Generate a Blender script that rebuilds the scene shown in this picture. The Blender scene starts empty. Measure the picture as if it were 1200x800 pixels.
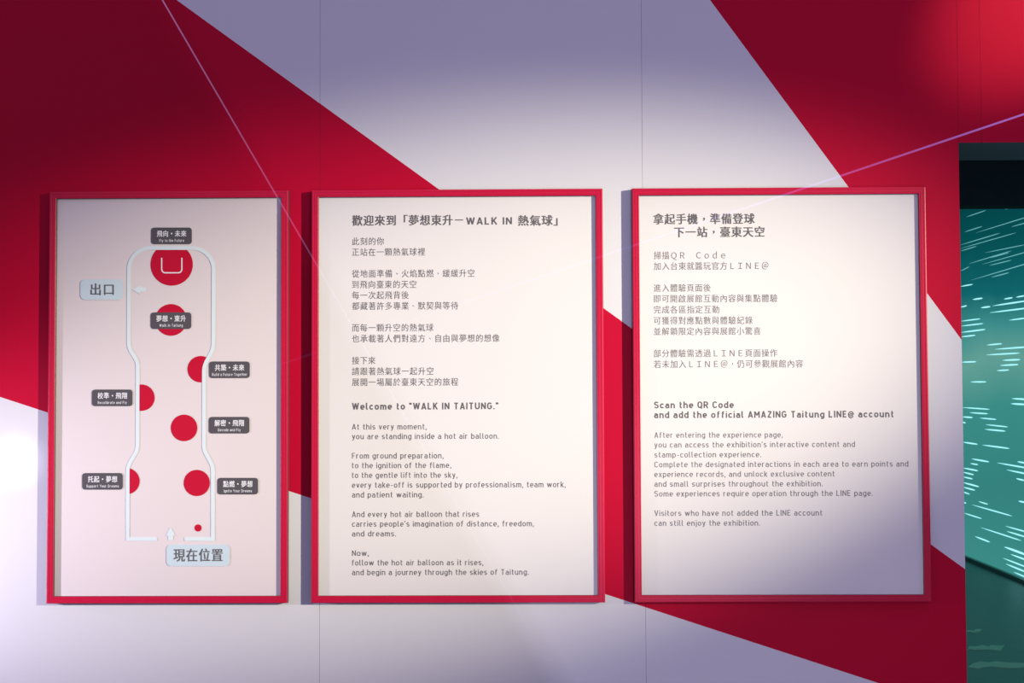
import bpy, bmesh, math, random
from mathutils import Vector, Matrix
from math import sin, cos, tan, radians, pi, sqrt

S = bpy.context.scene
C = S.collection
R = random.Random(7)

# ------------------------------------------------------------------ camera
# wall face is the plane y = 0, X runs right along it, Z up, the floor is z = 0
FOC, DIST, EYE = 1400.0, 3.44, 1.565
YAW, PITCH, ROLL = 0.0110478, 0.03091368, -0.00404487
_f = Vector((-sin(YAW)*cos(PITCH), cos(YAW)*cos(PITCH), sin(PITCH)))
_r0 = Vector((cos(YAW), sin(YAW), 0)); _u0 = _r0.cross(_f)
_r = cos(ROLL)*_r0 + sin(ROLL)*_u0
_u = -sin(ROLL)*_r0 + cos(ROLL)*_u0
CAMP = Vector((0, -DIST, EYE))
cd = bpy.data.cameras.new('camera'); cam = bpy.data.objects.new('camera', cd); C.objects.link(cam)
cd.sensor_width = 36; cd.lens = FOC/1200*36; cd.clip_start = .05; cd.clip_end = 200
cam.matrix_world = Matrix(((_r.x, _u.x, -_f.x, CAMP.x), (_r.y, _u.y, -_f.y, CAMP.y), (_r.z, _u.z, -_f.z, CAMP.z), (0, 0, 0, 1)))
S.camera = cam

def ray(px, py): return _f*FOC + _r*(px-600) + _u*(400-py)
def P(px, py, y=0.0):                 # photo pixel -> (X, Z) on the plane Y = y
    d = ray(px, py); t = (y+DIST)/d.y
    return Vector((d.x*t, EYE+d.z*t))
def PX(px, py, x):                    # photo pixel -> point on the plane X = x
    d = ray(px, py); t = x/d.x
    return Vector((x, -DIST+d.y*t, EYE+d.z*t))

# ------------------------------------------------------------------ light
S.view_settings.view_transform = 'Standard'; S.view_settings.look = 'None'
S.view_settings.exposure = 0.0; S.view_settings.gamma = 1.0; S.view_settings.use_curve_mapping = False
W = bpy.data.worlds.new('dim_hall'); S.world = W; W.use_nodes = True
W.node_tree.nodes['Background'].inputs[0].default_value = (.262, .226, .405, 1)
W.node_tree.nodes['Background'].inputs[1].default_value = 1.0

def spot(name, loc, target, power, color, size_deg, blend, radius=.03):
    l = bpy.data.lights.new(name, 'SPOT'); l.energy = power; l.color = color
    l.spot_size = radians(size_deg); l.spot_blend = blend; l.shadow_soft_size = radius
    o = bpy.data.objects.new(name, l); C.objects.link(o); o.location = loc
    o.rotation_euler = (Vector(target)-Vector(loc)).to_track_quat('-Z', 'Y').to_euler()
    return o

class N:                               # tiny node-graph helper
    def __init__(s, tree): s.t = tree
    def n(s, kind, **kw):
        k = s.t.nodes.new(kind)
        for a, b in kw.items(): setattr(k, a, b)
        return k
    def put(s, sock, v):
        if isinstance(v, bpy.types.NodeSocket): s.t.links.new(v, sock)
        else: sock.default_value = v
    def m(s, op, a, b=None, c=None, clamp=False):
        k = s.n('ShaderNodeMath', operation=op, use_clamp=clamp)
        for i, v in enumerate((a, b, c)):
            if v is not None: s.put(k.inputs[i], v)
        return k.outputs[0]
    def dot(s, a, vec):
        k = s.n('ShaderNodeVectorMath', operation='DOT_PRODUCT'); s.put(k.inputs[0], a); s.put(k.inputs[1], vec); return k.outputs['Value']

def light_nodes(o):
    l = o.data; l.use_nodes = True; g = N(l.node_tree)
    em = [x for x in l.node_tree.nodes if x.type == 'EMISSION'][0]
    inc = g.n('ShaderNodeNewGeometry').outputs['Incoming']
    return g, em, inc

# main warm-white theatre spot, far to the right and above
AIM = P(548, 446)
ws = spot('white_spotlight', (7.6, -5.0, 3.15), (AIM.x, 0, AIM.y), 5500, (1, .94, .73), 11.65, 1.0, .05)
ws.scale = (1.22, 1, 1)               # oval beam
# violet spot close by on the left, and a small white-violet lamp throwing the hot patch
LP_ = P(-10, 640); LQ_ = P(18, 540)
spot('violet_spotlight', (-2.55, -.56, 1.15), (LP_.x, 0, LP_.y), 96, (.84, .77, 1.0), 66, 1.0, .02)
spot('hot_patch_spotlight', (-1.9, -2.2, 1.1), (LQ_.x, 0, LQ_.y), 95, (.86, .80, 1.0), 5.0, 1.0, .02)
# reddish lamp that just reaches the upper right corner
cr = P(1215, 0)
spot('red_corner_spotlight', (2.6, -1.5, 3.6), (cr.x, 0, cr.y), 190, (1, .60, .50), 16, 1.0, .03)
# violet wash of the beam projector, cut off along the line of its first beam
PRJ = Vector((.7, -2.6, 1.0))
A = Vector((P(190, 0).x, 0, P(190, 0).y))-PRJ; B = Vector((P(655, 797).x, 0, P(655, 797).y))-PRJ
n1 = A.cross(B).normalized()
lp = spot('beam_projector_wash', PRJ, (.55, 0, 1.1), 1, (1, 1, 1), 130, .3, 0.0)
g, em, inc = light_nodes(lp)
side = g.m('ADD', g.m('MULTIPLY', g.dot(inc, n1), -32.0), .5, clamp=True)
WASH_GAIN = 40.0
g.put(em.inputs['Strength'], g.m('MULTIPLY', side, WASH_GAIN)); em.inputs['Color'].default_value = (.76, .72, 1.0, 1)

# ------------------------------------------------------------------ helpers
def lin(c):
    return tuple(((v/255)/12.92 if v/255 <= .04045 else ((v/255+.055)/1.055)**2.4) for v in c)
def mat(name, rgb, rough=.5, spec=.35, metal=0.0, noise=0.0, nscale=40, bump=0.0, bscale=200):
    m = bpy.data.materials.new(name); m.use_nodes = True; t = m.node_tree; g = N(t)
    b = t.nodes['Principled BSDF']
    b.inputs['Roughness'].default_value = rough; b.inputs['Specular IOR Level'].default_value = spec; b.inputs['Metallic'].default_value = metal
    b.inputs['Base Color'].default_value = (*rgb, 1)
    tc = g.n('ShaderNodeTexCoord').outputs['Object']
    if noise:
        nz = g.n('ShaderNodeTexNoise'); g.put(nz.inputs['Vector'], tc); nz.inputs['Scale'].default_value = nscale; nz.inputs['Detail'].default_value = 4
        mx = g.n('ShaderNodeMix', data_type='RGBA', blend_type='MIX')
        g.put(mx.inputs[0], nz.outputs['Fac'])
        mx.inputs[6].default_value = (*[v*(1-noise) for v in rgb], 1); mx.inputs[7].default_value = (*[min(1, v*(1+noise)) for v in rgb], 1)
        g.put(b.inputs['Base Color'], mx.outputs[2])
    if bump:
        nz = g.n('ShaderNodeTexNoise'); g.put(nz.inputs['Vector'], tc); nz.inputs['Scale'].default_value = bscale; nz.inputs['Detail'].default_value = 3
        bp = g.n('ShaderNodeBump'); bp.inputs['Strength'].default_value = bump; bp.inputs['Distance'].default_value = .002
        g.put(bp.inputs['Height'], nz.outputs['Fac']); g.put(b.inputs['Normal'], bp.outputs['Normal'])
    return m

M = {}
M['white'] = mat('white_wall_print', (.80, .79, .80), .55, .15, noise=.015, nscale=3, bump=.03)
M['red'] = mat('red_wall_print', (.60, .003, .035), .55, .10, noise=.03, nscale=3, bump=.03)
M['core'] = mat('wall_core_board', (.05, .05, .055), .8, .2, noise=.1)
M['frame'] = mat('red_frame_foil', (.64, .006, .050), .38, .4, noise=.03, nscale=60)
M['edge'] = mat('dark_frame_edge', (.055, .050, .047), .5, .3, noise=.1)
M['cream'] = mat('cream_poster_paper', (.86, .83, .79), .5, .3, noise=.01, nscale=5)
M['pink'] = mat('pale_pink_poster_paper', (.85, .765, .745), .5, .3, noise=.01, nscale=5)
M['ink'] = mat('grey_printed_ink', (.145, .137, .142), .6, .2, noise=.05)
M['ink_light'] = mat('light_grey_printed_ink', (.215, .205, .21), .6, .2, noise=.05)
M['plate'] = mat('dark_grey_printed_plate', (.105, .098, .108), .6, .2, noise=.03)
M['pale'] = mat('pale_cyan_printed_line', (.80, .92, .92), .6, .2, noise=.01)
M['exit'] = mat('pale_blue_printed_plate', (.66, .80, .84), .6, .2, noise=.01)
M['whiteink'] = mat('white_printed_ink', (.9, .9, .9), .6, .2, noise=.01)
M['dot'] = mat('red_printed_dot', (.62, .004, .034), .6, .2, noise=.02)
M['floor'] = mat('dark_vinyl_floor', (.20, .24, .25), .36, .35, noise=.12, nscale=6, bump=.05, bscale=30)
M['soffit'] = mat('grey_painted_lintel', (.10, .13, .14), .6, .3, noise=.08)
M['black'] = mat('black_drape', (.014, .034, .034), .9, .1, noise=.2)
M['base'] = mat('dark_skirting', (.22, .24, .24), .3, .5, noise=.2)

def obj(name, me, materials, parent=None, **props):
    o = bpy.data.objects.new(name, me); C.objects.link(o)
    for m in (materials if isinstance(materials, (list, tuple)) else [materials]): me.materials.append(m)
    if parent is not None: o.parent = parent
    for k, v in props.items(): o[k] = v
    return o
def mesh(name, vs, fs, mi=None):
    me = bpy.data.meshes.new(name); me.from_pydata([tuple(v) for v in vs], [], fs); me.update()
    if mi: me.polygons.foreach_set('material_index', mi)
    return me
def add_box(vs, fs, a, b):
    i = len(vs)
    for z in (a[2], b[2]):
        for y in (a[1], b[1]):
            for x in (a[0], b[0]): vs.append((x, y, z))
    fs += [[i+k for k in q] for q in ((0, 2, 3, 1), (4, 5, 7, 6), (0, 1, 5, 4), (2, 6, 7, 3), (0, 4, 6, 2), (1, 3, 7, 5))]
def box(name, a, b, m, parent=None, **props):
    vs, fs = [], []; add_box(vs, fs, a, b)
    return obj(name, mesh(name, vs, fs), m, parent, **props)

# ------------------------------------------------------------------ front wall with its printed triangles
def clip(poly, a, b, c, keep):         # keep the part of a convex polygon where sign(a*x+b*z+c) == keep
    out = []
    for i in range(len(poly)):
        p, q = poly[i], poly[(i+1) % len(poly)]
        dp, dq = keep*(a*p[0]+b*p[1]+c), keep*(a*q[0]+b*q[1]+c)
        if dp >= 0: out.append(p)
        if dp*dq < 0:
            t = dp/(dp-dq); out.append((p[0]+(q[0]-p[0])*t, p[1]+(q[1]-p[1])*t))
    return out if len(out) > 2 else []
def line(p, q):                        # positive above the line
    s = (q.y-p.y)/(q.x-p.x); return (-s, 1.0, -(p.y-s*p.x))
LA = line(P(207, 0), P(1131, 666.6)); LB = line(P(0, 465), P(1029, 800)); LC = line(P(832, 0), P(1125.7, 396.5))
DX0, DX1, DZ = 1.2525, 2.95, 2.239     # the doorway
WX0, WX1, WZ = -4.2, 4.4, 3.3
THK = .29
G = .00035
xs = [WX0, P(-349, 90).x, P(-3, 90).x, P(375, 90).x, P(752, 90).x, DX0, P(1149, 90).x, 2.24, DX1, 3.7, WX1]
rects = []
for i in range(len(xs)-1):
    z0 = DZ if xs[i] >= DX0-1e-6 and xs[i+1] <= DX1+1e-6 else 0
    rects.append((xs[i]+(G if i else 0), xs[i+1]-(G if i < len(xs)-2 else 0), z0, WZ))
vs, fs, mi = [], [], []
for (x0, x1, z0, z1) in rects:
    quad = [(x0, z0), (x1, z0), (x1, z1), (x0, z1)]
    above = clip(quad, *LA, 1); below = clip(quad, *LA, -1)
    pcs = [(clip(above, *LC, 1), 1), (clip(above, *LC, -1), 0), (clip(below, *LB, 1), 1), (clip(below, *LB, -1), 0)]
    for poly, k in pcs:
        if len(poly) < 3: continue
        i = len(vs); vs += [(p[0], 0, p[1]) for p in poly]; fs.append(list(range(i, i+len(poly)))); mi.append(k)
    i = len(vs)                        # board edges
    vs += [(x, y, z) for y in (0, .011) for (x, z) in quad]
    for k in range(4): fs.append([i+k, i+4+k, i+4+(k+1) % 4, i+(k+1) % 4]); mi.append(2)
n0 = len(fs)
for a, b in (((WX0, .011, 0), (DX0-.001, THK, WZ)), ((DX1+.001, .011, 0), (WX1, THK, WZ)), ((DX0-.001, .011, DZ+.001), (DX1+.001, THK, WZ))):
    add_box(vs, fs, a, b)
mi += [2]*(len(fs)-n0)
wall = obj('wall_front', mesh('wall_front', vs, fs, mi), [M['white'], M['red'], M['soffit']], kind='structure')

# ------------------------------------------------------------------ the tunnel behind the doorway
TX = 3.78; TY1 = 10.6; TZ = 3.3
box('floor', (WX0, -5.2, -.06), (WX1, TY1+.1, 0), M['floor'], kind='structure')
box('wall_back', (DX0-.6, TY1, 0), (TX+.1, TY1+.1, TZ), M['soffit'], kind='structure')
box('wall_left', (DX0-.6, THK, 0), (DX0-.5, TY1, TZ), M['soffit'], kind='structure')
box('ceiling', (DX0-.6, THK, TZ), (TX+.1, TY1, TZ+.08), M['black'], kind='structure')

scr = bpy.data.materials.new('teal_projection'); scr.use_nodes = True; t = scr.node_tree; g = N(t)
b = t.nodes['Principled BSDF']; b.inputs['Base Color'].default_value = (.02, .05, .05, 1); b.inputs['Roughness'].default_value = .7
tc = g.n('ShaderNodeTexCoord').outputs['Object']; sp = g.n('ShaderNodeSeparateXYZ'); g.put(sp.inputs[0], tc)
nz = g.n('ShaderNodeTexNoise'); nz.inputs['Scale'].default_value = .7; nz.inputs['Detail'].default_value = 3; g.put(nz.inputs['Vector'], tc)
h = g.m('ADD', g.m('DIVIDE', sp.outputs['Z'], TZ), g.m('MULTIPLY', g.m('SUBTRACT', nz.outputs['Fac'], .5), .12))
rp = g.n('ShaderNodeValToRGB'); g.put(rp.inputs[0], h)
stops = [(0, (60, 138, 134)), (.2, (52, 128, 124)), (.40, (58, 138, 132)), (.52, (98, 158, 148)), (.60, (62, 140, 138)), (.68, (14, 98, 104)), (.80, (4, 76, 80)), (.95, (0, 58, 62))]
el = rp.color_ramp.elements
while len(el) < len(stops): el.new(.5)
for e, (p, c) in zip(el, stops): e.position = p; e.color = (*lin(c), 1)
g.put(b.inputs['Emission Color'], rp.outputs[0]); b.inputs['Emission Strength'].default_value = 1.0
dim = scr.copy(); dim.name = 'added_dim_teal_glow'; dim.node_tree.nodes['Principled BSDF'].inputs['Emission Strength'].default_value = .4  # glow added to the unseen walls to light the floor and skirting
for o_ in ('wall_left', 'wall_back'): bpy.data.objects[o_].data.materials[0] = dim
pw = box('wall_right', (TX, THK, 0), (TX+.1, TY1, TZ), scr, kind='structure')

# streaks of light shown on that wall, converging down the tunnel
Z2 = [(118,88,200,60),(285,55,340,40),(160,155,364,92),(110,152,185,128),(310,130,364,115),(94,207,260,157),(94,222,330,155),(94,233,160,213),(200,240,364,207),(130,287,310,232),(185,290,364,240),(220,262,300,240),(94,318,130,300),(140,357,364,290),(215,295,310,272),(225,345,300,325),
 (94,384,145,375),(145,440,187,434),(278,438,315,432),(330,430,364,424),(94,472,120,466),(180,475,220,470),(230,467,364,447),(218,496,364,478),(300,528,364,520),(96,532,178,522),(96,553,190,542),(96,580,200,567),(96,599,157,592),(205,634,270,628),(240,652,364,643),(203,676,345,668),(272,699,348,696),(262,721,340,717),(248,743,300,740),(97,707,160,705),(135,791,203,791)]
Z3 = [(312,134,364,137),(308,156,364,159),(101,172,217,180),(132,194,210,199),(102,212,145,215),(176,217,246,223),(101,235,115,238),(200,245,295,255),(197,265,285,273),(103,320,166,329),(186,332,302,347),(140,391,215,404),(135,411,168,416),(335,403,364,408),(250,408,364,428),(105,430,168,442),(290,438,364,453),(104,448,150,459),(330,475,364,483),(105,468,145,477),(104,492,172,510),(105,512,155,525),(104,532,132,542),(340,571,364,576),(170,573,210,585),(107,577,117,580),(143,587,313,635),(107,622,183,646),(180,684,352,740),(285,678,364,700),(290,700,364,722),(155,722,218,746),(283,766,364,795)]
Z4 = [(340,92,444,130),(375,130,444,155),(335,150,444,192),(350,180,444,218),(390,222,444,245)]
segs = []
for L, oy, sc in ((Z2, 230, 3.64), (Z3, 430, 3.64), (Z4, 620, 4.44)):
    for (a, b_, c, d) in L: segs.append((1100+a/sc, oy+b_/sc, 1100+c/sc, oy+d/sc))
vs, fs, mi = [], [], []
def streak(A, B, w, k):
    Y0, Y1 = sorted((A, B), key=lambda v: v.y); x = TX-.004; i = len(vs); L = Y1.y-Y0.y
    for f, ww in ((0, .15), (.25, .8), (.6, 1), (.9, .8), (1, .2)):
        p = Y1.lerp(Y0, f)
        vs.append((x, p.y, p.z-w*ww)); vs.append((x, p.y, p.z+w*ww))
    for q in range(4): fs.append([i+2*q, i+2*q+1, i+2*q+3, i+2*q+2]); mi.append(k)
for (a, b_, c, d) in segs:
    A, B = PX(a, b_, TX-.004), PX(c, d, TX-.004)
    if c > 1199.5: B = A+(B-A)*R.uniform(1.0, 1.5)
    top = b_ < 330
    streak(A, B, R.uniform(.0028, .0040) if top else R.uniform(.0052, .0072), 1 if top else 0)
for k in range(70):                    # the rest of the pattern, nearer than the photo sees
    y = R.uniform(.5, 4.8); z = R.uniform(.15, 3.0)
    streak(Vector((TX, y, z)), Vector((TX, y+R.uniform(.2, .8), z+R.uniform(-.004, .004))), R.uniform(.004, .007), 0)
def emis(name, rgb, st):
    m = bpy.data.materials.new(name); m.use_nodes = True; b = m.node_tree.nodes['Principled BSDF']
    b.inputs['Base Color'].default_value = (.02, .02, .02, 1); b.inputs['Emission Color'].default_value = (*rgb, 1); b.inputs['Emission Strength'].default_value = st
    return m
obj('light_streaks', mesh('light_streaks', vs, fs, mi), [emis('bright_cyan_streak', lin((165, 242, 248)), 1.12), emis('soft_cyan_streak', lin((120, 195, 200)), .9)], pw)
box('baseboard_right', (TX-.03, THK, 0), (TX, TY1, .03), M['base'], kind='structure')
# black pelmet hanging across the tunnel just inside the doorway
box('trim_1', (DX0-.5, .62, EYE+.199*.01), (TX, .70, TZ), M['black'], kind='structure')
tr = bpy.data.objects['trim_1']
zb = P(1160, 241, .62).y
for v in tr.data.vertices:
    if v.co.z < 2: v.co.z = zb

# ------------------------------------------------------------------ text
FONT = bpy.data.fonts.load('<builtin>') if not bpy.data.fonts else bpy.data.fonts[0]
def text_geo(s, size, bold=0.0, track=1.0):
    cu = bpy.data.curves.new('t', 'FONT'); cu.font = FONT; cu.body = s; cu.size = size; cu.space_character = track
    cu.resolution_u = 3; cu.fill_mode = 'FRONT'
    o = bpy.data.objects.new('t', cu); C.objects.link(o)
    bpy.context.view_layer.update()
    me = bpy.data.meshes.new_from_object(o.evaluated_get(bpy.context.evaluated_depsgraph_get()))
    v = [p.co.copy() for p in me.vertices]; f = [list(p.vertices) for p in me.polygons]
    bpy.data.objects.remove(o); bpy.data.curves.remove(cu); bpy.data.meshes.remove(me)
    return v, f
_ref = text_geo('國', 1.0)[0]
CJK_H = max(p.y for p in _ref)-min(p.y for p in _ref); CJK_C = (max(p.y for p in _ref)+min(p.y for p in _ref))/2; CJK_X = (max(p.x for p in _ref)+min(p.x for p in _ref))/2
_cell = text_geo('國國', 1.0)[0]
CJK_A = (max(p.x for p in _cell)-min(p.x for p in _cell))-(max(p.x for p in _ref)-min(p.x for p in _ref))

def earc(cx, cy, rx, ry, a0, a1, n=10): return [(cx+rx*cos(radians(a0+(a1-a0)*i/n)), cy+ry*sin(radians(a0+(a1-a0)*i/n))) for i in range(n+1)]
def stroke(pts, w):                    # one monoline stroke as quads with mitred joints
    q = []
    for p in pts:
        if not q or (Vector(p)-Vector(q[-1])).length > 1e-4: q.append(p)
    closed = len(q) > 2 and (Vector(q[0])-Vector(q[-1])).length < 1e-3
    for i in range(1, len(q)-1):       # a sharp corner: two butted strokes
        if (Vector(q[i])-Vector(q[i-1])).normalized().dot((Vector(q[i+1])-Vector(q[i])).normalized()) < -.2:
            return stroke(q[:i+1], w)+stroke(q[i:], w)
    if closed: q = q[:-1]
    n = len(q); L, Rr = [], []
    for i in range(n):
        a = Vector(q[i-1] if (i or closed) else q[i]); c = Vector(q[(i+1) % n] if (i < n-1 or closed) else q[i]); p = Vector(q[i])
        d1 = (p-a).normalized() if (p-a).length > 1e-9 else (c-p).normalized(); d2 = (c-p).normalized() if (c-p).length > 1e-9 else d1
        t = (d1+d2); t = t.normalized() if t.length > 1e-6 else d1
        nn = Vector((-t.y, t.x)); k = w/2/max(.45, t.dot(d1))
        L.append(p+nn*k); Rr.append(p-nn*k)
    m = n if closed else n-1
    return [[L[i], L[(i+1) % n], Rr[(i+1) % n], Rr[i]] for i in range(m)]
def din(ch, s):
    """plain technical lettering, cap height 1, stroke width s: (advance width of the body, list of centre-line strokes)"""
    b = s/2; T = 1-b; X = .73-b; B = b; w = .44; r = w/2; D = -.23+b
    bowl = [(0, B+r)]+earc(r, B+r, r, r, 180, 360)+[(w, X-r)]+earc(r, X-r, r, r, 0, 180)+[(0, B+r)]
    dot = [(0, .86), (0, 1.0)]
    lc = {
     'o': (w, [bowl]),
     'n': (w, [[(0, 0), (0, .73)], [(0, X-r)]+earc(r, X-r, r, r, 180, 0)+[(w, 0)]]),
     'h': (w, [[(0, 0), (0, 1)], [(0, X-r)]+earc(r, X-r, r, r, 180, 0)+[(w, 0)]]),
     'm': (.72, [[(0, 0), (0, .73)], [(0, X-.18)]+earc(.18, X-.18, .18, .18, 180, 0)+[(.36, 0)], [(.36, X-.18)]+earc(.54, X-.18, .18, .18, 180, 0)+[(.72, 0)]]),
     'u': (w, [[(w, 0), (w, .73)], [(0, .73), (0, B+r)]+earc(r, B+r, r, r, 180, 360)]),
     'a': (.42, [earc(.21, X-.20, .20, .20, 150, 0)+[(.42, 0)], [(.42, .43), (.18, .43)]+earc(.18, (.43+B)/2, .18, (.43-B)/2, 90, 270)+[(.42, B)]]),
     'e': (w, [[(0, .36), (w, .36)]+[(w, X-r)]+earc(r, X-r, r, r, 0, 180)+[(0, B+r)]+earc(r, B+r, r, r, 180, 315)]),
     'c': (.40, [earc(r, X-r, r, r, 35, 180)+earc(r, B+r, r, r, 180, 325)]),
     'd': (w, [bowl, [(w, 0), (w, 1)]]), 'b': (w, [bowl, [(0, 0), (0, 1)]]),
     'p': (w, [bowl, [(0, -.23), (0, .73)]]), 'q': (w, [bowl, [(w, -.23), (w, .73)]]),
     'g': (w, [bowl, [(w, .73), (w, D+r)]+earc(r, D+r, r, r, 0, -140)]),
     'f': (.30, [[(.10, 0), (.10, T-.16)]+earc(.26, T-.16, .16, .16, 180, 90)+[(.32, T)], [(0, X), (.30, X)]]),
     'i': (0, [[(0, 0), (0, .73)], dot]), 'j': (.05, [[(.05, .73), (.05, D+.14)]+earc(-.09, D+.14, .14, .14, 0, -90), [(.05, .86), (.05, 1)]]),
     'k': (.40, [[(0, 0), (0, 1)], [(.40, .73), (.02, .28)], [(.15, .42), (.42, 0)]]),
     'l': (.14, [[(0, 1), (0, B+.12)]+earc(.12, B+.12, .12, .12, 180, 270)+[(.17, B)]]),
     'r': (.28, [[(0, 0), (0, .73)], [(0, X-.2)]+earc(.2, X-.2, .2, .2, 180, 70)]),
     's': (.38, [earc(.19, (X+.365)/2, .19, (X-.365)/2, 30, 270)+earc(.19, (B+.365)/2, .19, (.365-B)/2, 90, -150)]),
     't': (.27, [[(.09, .95), (.09, B+.14)]+earc(.23, B+.14, .14, .14, 180, 270)+[(.29, B)], [(0, X), (.28, X)]]),
     'v': (.42, [[(0, .73), (.21, .03), (.42, .73)]]), 'w': (.74, [[(0, .73), (.185, .03), (.37, .70), (.555, .03), (.74, .73)]]),
     'x': (.42, [[(0, 0), (.42, .73)], [(0, .73), (.42, 0)]]), 'y': (.42, [[(0, .73), (.22, .04)], [(.42, .73), (.17, -.12), (.06, D), (0, D)]]),
     'z': (.38, [[(0, X), (.38, X), (0, B), (.38, B)]]),
     'A': (.56, [[(0, 0), (.28, .98), (.56, 0)], [(.09, .27), (.47, .27)]]),
     'C': (.50, [earc(.26, T-.26, .26, .26, 25, 180)+earc(.26, B+.26, .26, .26, 180, 335)]),
     'D': (.50, [[(0, B), (0, T), (.24, T)]+earc(.24, T-.26, .26, .26, 90, 0)+earc(.24, B+.26, .26, .26, 360, 270)+[(0, B)]]),
     'E': (.42, [[(.42, T), (0, T), (0, B), (.42, B)], [(0, .51), (.37, .51)]]), 'F': (.42, [[(.42, T), (0, T), (0, 0)], [(0, .49), (.37, .49)]]),
     'G': (.52, [earc(.26, T-.26, .26, .26, 25, 180)+earc(.26, B+.26, .26, .26, 180, 360)+[(.52, .48), (.28, .48)]]),
     'I': (0, [[(0, 0), (0, 1)]]), 'K': (.50, [[(0, 0), (0, 1)], [(.48, 1), (.02, .36)], [(.17, .58), (.52, 0)]]),
     'L': (.42, [[(0, 1), (0, B), (.42, B)]]), 'M': (.62, [[(0, 0), (0, .94), (.31, .36), (.62, .94), (.62, 0)]]),
     'N': (.52, [[(0, 0), (0, .95), (.52, .05), (.52, 1)]]),
     'Q': (.52, [earc(.26, T-.26, .26, .26, 0, 180)+earc(.26, B+.26, .26, .26, 180, 360)+[(.52, T-.26)], [(.30, .24), (.56, -.04)]]),
     'R': (.50, [[(0, 0), (0, T), (.24, T)]+earc(.24, (T+.46)/2, .24, (T-.46)/2, 90, -90)+[(0, .46)], [(.26, .46), (.50, 0)]]),
     'B': (.50, [[(0, B), (0, T), (.24, T)]+earc(.24, (T+.52)/2, .22, (T-.52)/2, 90, -90)+[(0, .52)], [(.24, .52)]+earc(.24, (B+.52)/2, .25, (.52-B)/2, 90, -90)+[(0, B)]]),
     'S': (.50, [earc(.25, (T+.51)/2, .25, (T-.51)/2, 25, 270)+earc(.25, (B+.51)/2, .25, (.51-B)/2, 90, -155)]),
     'T': (.52, [[(0, T), (.52, T)], [(.26, 0), (.26, 1)]]), 'U': (.52, [[(0, 1), (0, B+.26)]+earc(.26, B+.26, .26, .26, 180, 360)+[(.52, 1)]]),
     'V': (.54, [[(0, 1), (.27, .02), (.54, 1)]]), 'W': (.84, [[(0, 1), (.21, .04), (.42, .96), (.63, .04), (.84, 1)]]),
     'Y': (.54, [[(0, 1), (.27, .45), (.54, 1)], [(.27, .47), (.27, 0)]]), 'Z': (.48, [[(0, T), (.48, T), (0, B), (.48, B)]]),
     'P': (.50, [[(0, 0), (0, T), (.24, T)]+earc(.24, (T+.44)/2, .25, (T-.44)/2, 90, -90)+[(0, .44)]]),
     '.': (0, [[(0, 0), (0, .16)]]), ',': (.03, [[(.04, .15), (-.01, -.14)]]), '-': (.28, [[(0, .38), (.28, .38)]]), "'": (0, [[(0, 1), (0, .74)]]),
     '"': (.17, [[(0, 1), (0, .72)], [(.17, 1), (.17, .72)]]),
     '@': (.74, [earc(.37, .40, .37, .46, 320, 0)+earc(.37, .40, .37, .46, 0, 300, 22)[1:], earc(.36, .40, .15, .20, 0, 360, 14), [(.52, .62), (.52, .30), (.60, .20), (.70, .26)]]),
    }
    return lc[ch]
def latin_geo(s, cap, bold):
    w0 = .122+bold; x = 0; v, f = [], []
    for ch in s:
        if ch == ' ': x += .44; continue
        w = w0 if ch != '@' else min(w0, .12)
        adv, strokes = din(ch, w)
        x += w/2+.07
        for j, st in enumerate(strokes):
            for e, quad in enumerate(stroke(st, w)):
                i = len(v); v += [Vector(((x+p.x)*cap, p.y*cap, (j*2+e % 2)*LAY)) for p in quad]; f.append([i, i+1, i+2, i+3])
        x += adv+w/2+.12
    return v, f
_glyphs = {}
LAY = .00002                           # overlapping strokes of one glyph lie a hair apart
def cjk_geo(s, size, bold):
    v, f = [], []
    for n, ch in enumerate(s):
        if ch in ' \u3000': continue
        if ch not in _glyphs: _glyphs[ch] = text_geo(ch, 1.0)
        gv, gf = _glyphs[ch]; dx = dy = 0.0
        if ch in '，、': dx = CJK_X-(min(p.x for p in gv)+max(p.x for p in gv))/2; dy = CJK_C-(min(p.y for p in gv)+max(p.y for p in gv))/2
        sc = .75 if ch in '，、' else 1.0
        if sc < 1: gv = [Vector((CJK_X+(p.x+dx-CJK_X)*sc-dx, CJK_C+(p.y+dy-CJK_C)*sc-dy, 0)) for p in gv]
        shifts = [(0, 0)] if not bold else [(-bold, -bold*.35), (bold, -bold*.35), (-bold, bold*.35), (bold, bold*.35), (0, 0)]
        for j, (ax, ay) in enumerate(shifts):
            i = len(v)
            v += [Vector(((n*CJK_A*1.06+p.x+dx+ax)*size, (p.y+dy+ay)*size, j*LAY)) for p in gv]
            f += [[i+q for q in p] for p in gf]
    return v, f

PANEL_Y = -.0125
INK_Y = PANEL_Y-.0004
def text_lines(name, lines, m, parent, y=INK_Y):
    """lines: (string, left px, right px, y px, glyph height px, bold, mode) - mode 'c' y is the middle of the CJK glyphs, 'b' y is the baseline"""
    vs, fs = [], []
    for (s, xl, xr, yp, hpx, bold, mode) in lines:
        a = P(xl, yp, y); b_ = P(xr, yp, y); hm = P(xl, yp-hpx/2, y).y-P(xl, yp+hpx/2, y).y
        if mode == 'c': size = hm/CJK_H; v, f = cjk_geo(s, size, bold)
        else: v, f = latin_geo(s, hm, bold)
        x0 = min(p.x for p in v); x1 = max(p.x for p in v); k = (b_.x-a.x)/(x1-x0)
        z0 = a.y-(CJK_C*size if mode == 'c' else 0)
        i = len(vs)
        vs += [(a.x+(p.x-x0)*k, y-p.z, z0+p.y) for p in v]
        fs += [[i+q for q in p] for p in f]
    return obj(name, mesh(name, vs, fs), m, parent)

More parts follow.
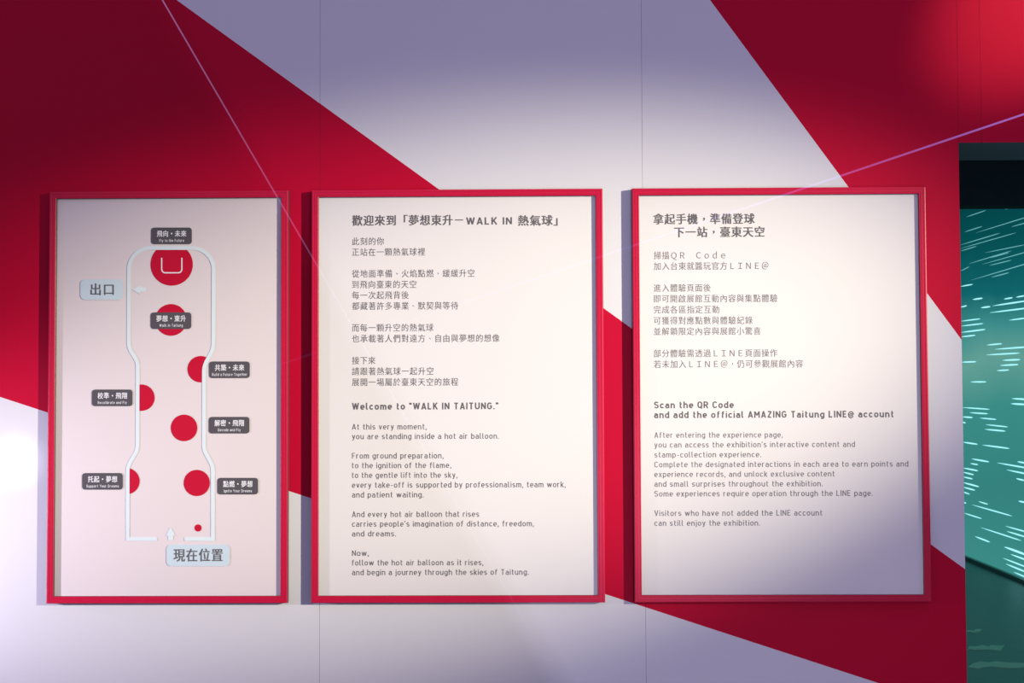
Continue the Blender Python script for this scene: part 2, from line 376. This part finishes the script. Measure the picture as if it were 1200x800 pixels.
# ------------------------------------------------------------------ framed boards
FR = -.0215                             # front of the frame
def board(name, label, xl, xr, paper, cat='sign'):
    k = (DIST+FR)/DIST
    xl *= k; xr *= k; zt = EYE+(2.0922-EYE)*k; zb_ = EYE+(.94385-EYE)*k; w = .0200
    cx, cz = (xl+xr)/2, (zt+zb_)/2
    t = bpy.data.objects.new(name, None); C.objects.link(t); t.empty_display_size = .1
    t['label'] = label; t['category'] = cat
    T = (cx, 0, zb_-w)
    t.location = T; INV[t.name] = Vector(T)
    # rail profile: (inset from the outer edge, y)
    prof = [(0, -.0005), (0, -.0198), (.0010, -.0210), (.0028, FR), (.0064, FR), (.0070, FR+.0008), (.0078, FR+.0008), (.0084, FR), (.0150, FR), (.0156, FR+.0008), (.0164, FR+.0008), (.0170, FR), (.0188, FR), (w, FR+.001), (w, -.0120)]
    dark = {0, 13}
    corners = [(xl-w, zb_-w, 1, 1), (xr+w, zb_-w, -1, 1), (xr+w, zt+w, -1, -1), (xl-w, zt+w, 1, -1)]
    for e in range(4):
        A, B = corners[e], corners[(e+1) % 4]; vs, fs, mi = [], [], []
        for (ins, y) in prof:
            for c in (A, B): vs.append((c[0]+c[2]*ins, y, c[1]+c[3]*ins))
        n = len(prof)
        for q in range(n-1): fs.append([2*q, 2*q+1, 2*q+3, 2*q+2]); mi.append(1 if q in dark else 0)
        fs.append([2*q for q in range(n)]); mi.append(1); fs.append([2*q+1 for q in range(n)][::-1]); mi.append(1)
        fs.append([0, 2*n-2, 2*n-1, 1]); mi.append(1)
        place(obj('frame_rail', mesh('frame_rail', vs, fs, mi), [M['frame'], M['edge']]), t)
    vs, fs = [], []; add_box(vs, fs, (xl-.004, PANEL_Y, zb_-.004), (xr+.004, -.004, zt+.004))
    pn = place(obj('panel', mesh('panel', vs, fs), paper), t)
    return t, pn
INV = {}
def place(o, t):                       # geometry was made in world space: move it under its thing
    off = INV[t.name]
    for v in o.data.vertices: v.co -= off
    o.data.update(); o.parent = t
    INV[o.name] = off
    return o
def sub(o, p):                         # the parent part sits at its thing's origin
    off = INV[p.name]
    for v in o.data.vertices: v.co -= off
    o.data.update(); o.parent = p; INV[o.name] = off
    return o

mapb, mapp = board('map_board', 'red framed pale pink floor map board with red dots, left of the two text boards', -1.35984, -.70567, M['pink'])
welb, welp = board('welcome_board', 'red framed cream text board with the welcome message, between the map and the phone notice', -.59696, .20547, M['cream'])
phob, phop = board('notice_board', 'red framed cream notice board about the phone page, nearest the dark doorway', .33042, 1.13541, M['cream'])

def tl(name, lines, m, t): return place(text_lines(name, lines, m, None), t)
L0 = 412.6
tl('heading_text', [('歡迎來到「夢想東升－', L0, 542.7, 258.6, 11.6, .026, 'c'), ('WALK IN', 546.3, 600, 263.2, 8.6, .05, 'b'), ('熱氣球」', 607, 653.5, 258.6, 11.6, .026, 'c')], M['ink'], welb)
def cj(l, rows, h=8.7, bold=.0): return [(s, l, r, y, h, bold, 'c') for (s, r, y) in rows]
def en(l, rows, h=6.7, bold=.0): return [(s, l, r, y, h, bold, 'b') for (s, r, y) in rows]
for rows in ([('此刻的你', 450, 282.9), ('正站在一顆熱氣球裡', 498, 295.5)],
             [('從地面準備、火焰點燃、緩緩升空', 556, 320.8), ('到飛向臺東的天空', 488, 333.5), ('每一次起飛背後', 479, 346.1), ('都藏著許多專業、默契與等待', 537, 358.7)],
             [('而每一顆升空的熱氣球', 508, 384.2), ('也承載著人們對遠方、自由與夢想的想像', 585.5, 396.9)],
             [('接下來', 440, 422.5), ('請跟著熱氣球一起升空', 508, 435.2), ('展開一場屬於臺東天空的旅程', 537, 447.9)]):
    tl('paragraph_text', cj(L0, rows), M['ink'], welb)
tl('heading_text', en(L0, [('Welcome to \"WALK IN TAITUNG.\"', 584, 480)], 8.0, .062), M['ink'], welb)
for rows in ([('At this very moment,', 500, 503.2), ('you are standing inside a hot air balloon.', 584.5, 514.5)],
             [('From ground preparation,', 519.8, 537.2), ('to the ignition of the flame,', 528.8, 548.5), ('to the gentle lift into the sky,', 536, 559.9), ('every take-off is supported by professionalism, team work,', 663, 571.4), ('and patient waiting.', 496.3, 582.8)],
             [('And every hot air balloon that rises', 561.5, 605.7), ('carries people\'s imagination of distance, freedom,', 625.7, 617), ('and dreams.', 464, 628.4)],
             [('Now,', 432.2, 651.2), ('follow the hot air balloon as it rises,', 566.5, 662.4), ('and begin a journey through the skies of Taitung.', 619.5, 673.7)]):
    tl('paragraph_text', en(L0, rows), M['ink'], welb)

L1_ = 766.2
tl('heading_text', [('拿起手機，準備登球', 765.5, 884.5, 257, 11.6, .026, 'c')], M['ink'], phob)
tl('heading_text', [('下一站，臺東天空', 790, 896, 272.2, 11.6, .026, 'c')], M['ink'], phob)
for rows in ([('掃描ＱＲ　Ｃｏｄｅ', 850, 299.4), ('加入台東就醬玩官方ＬＩＮＥ＠', 900.5, 312)],
             [('進入體驗頁面後', 833, 337.5), ('即可開啟展館互動內容與集點體驗', 911, 350.1), ('完成各區指定互動', 843, 362.9), ('可獲得對應點數與體驗紀錄', 882, 375.8), ('並解鎖限定內容與展館小驚喜', 891.5, 388.4)],
             [('部分體驗需透過ＬＩＮＥ頁面操作', 911, 414.2), ('若未加入ＬＩＮＥ＠，仍可參觀展館內容', 941, 426.8)]):
    tl('paragraph_text', cj(L1_, rows), M['ink_light'], phob)
tl('heading_text', en(766.6, [('Scan the QR Code', 860, 478.3), ('and add the official AMAZING Taitung LINE@ account', 1047, 489.8)], 7.9, .055), M['ink'], phob)
for rows in ([('After entering the experience page,', 917.4, 512.9), ('you can access the exhibition\'s interactive content and', 1002, 524.3), ('stamp-collection experience.', 892, 535.9), ('Complete the designated interactions in each area to earn points and', 1064.5, 547.4), ('experience records, and unlock exclusive content', 978, 558.8), ('and small surprises throughout the exhibition.', 964, 570.2), ('Some experiences require operation through the LINE page.', 1022.7, 581.6)],
             [('Visitors who have not added the LINE account', 963.5, 604.4), ('can still enjoy the exhibition.', 890.5, 616)]):
    tl('paragraph_text', en(767, rows), M['ink_light'], phob)

# ------------------------------------------------------------------ the map print
def ink_poly(name, polys, m, t, lift=.0004):
    y = PANEL_Y-lift; vs, fs = [], []
    for pl in polys:
        i = len(vs)
        for (a, b_) in pl:
            q = P(a, b_, y); vs.append((q.x, y, q.y))
        fs.append(list(range(i, i+len(pl))))
    return place(obj(name, mesh(name, vs, fs), m), t)
def ribbon(pts, w):                     # quads along a pixel path of width w
    n = len(pts); L, Rr = [], []
    for i in range(n):
        a = Vector(pts[max(i-1, 0)]); b_ = Vector(pts[min(i+1, n-1)]); d = (b_-a).normalized(); nn = Vector((-d.y, d.x))
        k = 1.0
        if 0 < i < n-1:
            d1 = (Vector(pts[i])-a).normalized(); k = 1/max(.5, d1.dot(d))
        p = Vector(pts[i]); L.append(p+nn*w/2*k); Rr.append(p-nn*w/2*k)
    return [[L[i], L[i+1], Rr[i+1], Rr[i]] for i in range(n-1)]
def arc(cx, cy, r, a0, a1, n=10): return [(cx+r*cos(radians(a0+(a1-a0)*i/n)), cy+r*sin(radians(a0+(a1-a0)*i/n))) for i in range(n+1)]
def smooth(pts, r=7, n=5):              # round the inner corners of a polyline
    out = [pts[0]]
    for i in range(1, len(pts)-1):
        p, a, b_ = Vector(pts[i]), Vector(pts[i-1]), Vector(pts[i+1])
        A = p+(a-p).normalized()*r; B = p+(b_-p).normalized()*r
        for k in range(n+1):
            s = k/n; q = A*(1-s)**2+p*2*s*(1-s)+B*s*s; out.append((q.x, q.y))
    return out+[pts[-1]]
left = smooth([(150.9, 330), (150.7, 407), (161.3, 424), (161.0, 527), (149.6, 546), (149.5, 600)], 6)
right = smooth([(250.2, 330), (249.9, 408), (239, 429), (238.8, 527), (249.3, 546), (249.3, 600)], 6)
path = [(183.8, 631.3)] + [(149.5, 631.3)] + left[::-1] + arc(176, 315.6, 25.1, 180, 270, 12) + arc(225.1, 315.6, 25.1, 270, 360, 12) + right + [(249.3, 631.3)] + [(216, 631.3)]
ink_poly('route_outline', ribbon(path, 4.3), M['pale'], mapb, .0012)
def xat(pl, y):
    for (a, b_) in zip(pl, pl[1:]):
        if min(a[1], b_[1]) <= y <= max(a[1], b_[1]) and a[1] != b_[1]: return a[0]+(b_[0]-a[0])*(y-a[1])/(b_[1]-a[1])
    return None
discs = [(201.2, 309.8, 24.8, 't'), (200.4, 374.7, 18.6, ''), (235.2, 432.4, 15.5, 'r'), (165.8, 465.8, 15.5, 'l'), (215.7, 501.2, 15.6, ''), (230.6, 565.7, 15.4, ''), (148.3, 563.6, 15.4, 'l'), (232.1, 618.4, 4.2, '')]
for (cx, cy, r, how) in discs:
    pts = arc(cx, cy, r, 0, 360, 64)[:-1]
    if how == 't': pts = [(a, max(b_, 291.5)) for a, b_ in pts]
    if how == 'r': pts = [(min(a, (xat(right, b_) or 249)), b_) for a, b_ in pts]
    if how == 'l': pts = [(max(a, (xat(left, b_) or 150)), b_) for a, b_ in pts]
    cl = []
    for p in pts:
        if not cl or (Vector(p)-Vector(cl[-1])).length > .05: cl.append(p)
    ink_poly('stop_dot', [cl], M['dot'], mapb, .0008)
u = [(189.5, 302)] + arc(193.7, 315.3, 4.2, 180, 90, 6) + arc(208.9, 315.3, 4.2, 90, 0, 6) + [(213.1, 302)]
ink_poly('stop_mark', ribbon(u, 1.4), M['whiteink'], mapb, .0012)
def rrect(x0, y0, x1, y1, r): return arc(x1-r, y0+r, r, -90, 0, 6)+arc(x1-r, y1-r, r, 0, 90, 6)+arc(x0+r, y1-r, r, 90, 180, 6)+arc(x0+r, y0+r, r, 180, 270, 6)
plates = [('飛向・未來', 'Fly to the Future', 177.2, 266.5, 29), ('夢想・東升', 'Walk in Taitung', 176.6, 365.9, 27.5), ('共築・未來', 'Build a Future Together', 245.1, 423.4, 41),
          ('校準・飛翔', 'Recalibrate and Fly', 107.7, 456.3, 34), ('解密・飛翔', 'Decode and Fly', 244.7, 488.3, 26.5), ('點燃・夢想', 'Ignite Your Dreams', 254.8, 559.7, 33), ('托起・夢想', 'Support Your Dreams', 96.3, 554.1, 38)]
for (c, e, x0, y0, ew) in plates:
    p = ink_poly('name_plate', [rrect(x0, y0, x0+47.6, y0+19.4, 3.6)], M['plate'], mapb, .0016)
    cx = x0+23.9
    sub(text_lines('plate_text', [(c, cx-17.3, cx+17.3, y0+7.4, 7.0, .030, 'c'), (e, cx-ew/2, cx+ew/2, y0+16.9, 3.3, .03, 'b')], M['whiteink'], None, PANEL_Y-.0020), p)
for (c, r4, tx0, tx1, ty, th, rr) in (('出口', (94.2, 327.2, 144.8, 351.2), 106, 133.4, 339.3, 13.2, 5.5), ('現在位置', (195, 637.8, 269, 663.2), 203.2, 261, 650.6, 14.2, 5.5)):
    p = ink_poly('place_plate', [rrect(*r4, rr)], M['exit'], mapb, .0016)
    sub(text_lines('plate_text', [(c, tx0, tx1, ty, th, .02, 'c')], M['ink'], None, PANEL_Y-.0020), p)
ink_poly('arrow', [[(155, 339.2), (164.3, 333.8), (164.3, 336.6), (170.9, 336.6), (170.9, 341.8), (164.3, 341.8), (164.3, 344.6)]], M['pale'], mapb, .0012)
ink_poly('arrow', [[(199.7, 617.4), (205.2, 627.3), (202.6, 627.3), (202.6, 632.6), (196.8, 632.6), (196.8, 627.3), (194.2, 627.3)]], M['pale'], mapb, .0012)

# ------------------------------------------------------------------ laser beams crossing the haze in front of the wall
def beam_mat(name, col, st, fade):
    bm_ = bpy.data.materials.new(name); bm_.use_nodes = True; t = bm_.node_tree; t.nodes.remove(t.nodes['Principled BSDF']); g = N(t)
    tr_ = g.n('ShaderNodeBsdfTransparent'); e_ = g.n('ShaderNodeEmission'); e_.inputs[0].default_value = (*col, 1)
    ln = g.n('ShaderNodeVectorMath', operation='LENGTH'); g.put(ln.inputs[0], g.n('ShaderNodeTexCoord').outputs['Object'])
    g.put(e_.inputs[1], g.m('MULTIPLY', g.m('POWER', 2.718, g.m('MULTIPLY', ln.outputs['Value'], -fade)), st*math.exp(fade*EXT)))   # the haze weakens the beam along its way
    ad = g.n('ShaderNodeAddShader'); g.put(ad.inputs[0], tr_.outputs[0]); g.put(ad.inputs[1], e_.outputs[0])
    g.put([x for x in t.nodes if x.type == 'OUTPUT_MATERIAL'][0].inputs[0], ad.outputs[0])
    return bm_
EXT = 1.3
def beam(label, a, b_, r, bm_):
    A = P(*a[:2], a[2]); A = Vector((A.x, a[2], A.y)); B = P(*b_[:2], b_[2]); B = Vector((B.x, b_[2], B.y))
    d = (B-A).normalized(); A = A-d*EXT; s1 = d.cross(Vector((0, 1, 0))).normalized(); s2 = d.cross(s1); vs, fs = [], []
    n = 10
    for Q in (A, B):
        for k in range(n):
            w = 2*pi*k/n; vs.append(Q-A+s1*r*cos(w)+s2*r*sin(w))
    for k in range(n): fs.append([k, (k+1) % n, n+(k+1) % n, n+k])
    fs += [list(range(n))[::-1], list(range(n, 2*n))]
    o = obj('laser_beam', mesh('laser_beam', vs, fs), bm_); o.location = A; o['label'] = label; o['category'] = 'light beam'; o['kind'] = 'thing'
beam('thin pale violet light beam slanting steeply down past the corner of the map board', (167, -40, -.12), (680, 840, -.05), .0020, beam_mat('pale_beam_haze', (.50, .36, .85), .15, 1.0))
beam('thin violet light beam rising gently to the right, above the doorway corner', (1260, 113.5, -.12), (300, 436.5, -.05), .0027, beam_mat('violet_beam_haze', (.32, .26, 1.0), .30, 1.5))

# ------------------------------------------------------------------ light on the tunnel floor, painted as flat pale strips
M['strip'] = mat('painted_floor_light', (.85, .80, .64), .36, .35, noise=.2, nscale=25)
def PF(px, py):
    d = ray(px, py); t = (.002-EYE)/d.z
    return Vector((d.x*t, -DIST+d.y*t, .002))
for (x0, y0, x1, y1, lb) in ((1133, 736.5, 1151, 741.5, 'short pale strip of painted floor light beyond the doorway, farthest of the three'), (1133, 755, 1177, 762, 'pale strip of painted floor light beyond the doorway, middle one of the three'), (1137, 774, 1216, 783, 'long pale strip of painted floor light beyond the doorway, nearest of the three')):
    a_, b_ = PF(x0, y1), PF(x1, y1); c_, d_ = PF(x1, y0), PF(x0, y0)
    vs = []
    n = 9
    for k in range(n):                 # ragged edges
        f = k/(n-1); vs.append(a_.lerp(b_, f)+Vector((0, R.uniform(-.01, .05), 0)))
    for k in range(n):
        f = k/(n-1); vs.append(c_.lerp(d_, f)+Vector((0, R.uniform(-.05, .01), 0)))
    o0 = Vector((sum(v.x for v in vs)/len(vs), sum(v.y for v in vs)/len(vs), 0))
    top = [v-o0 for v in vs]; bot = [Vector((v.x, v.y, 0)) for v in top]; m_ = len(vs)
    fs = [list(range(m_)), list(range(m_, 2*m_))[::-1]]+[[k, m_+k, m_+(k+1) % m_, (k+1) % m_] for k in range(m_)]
    o = obj('floor_light_strip', mesh('floor_light_strip', top+bot, fs), M['strip'], label=lb, category='floor marking', kind='thing'); o.location = o0; o['group'] = 'pale strips of painted light on the floor beyond the doorway'
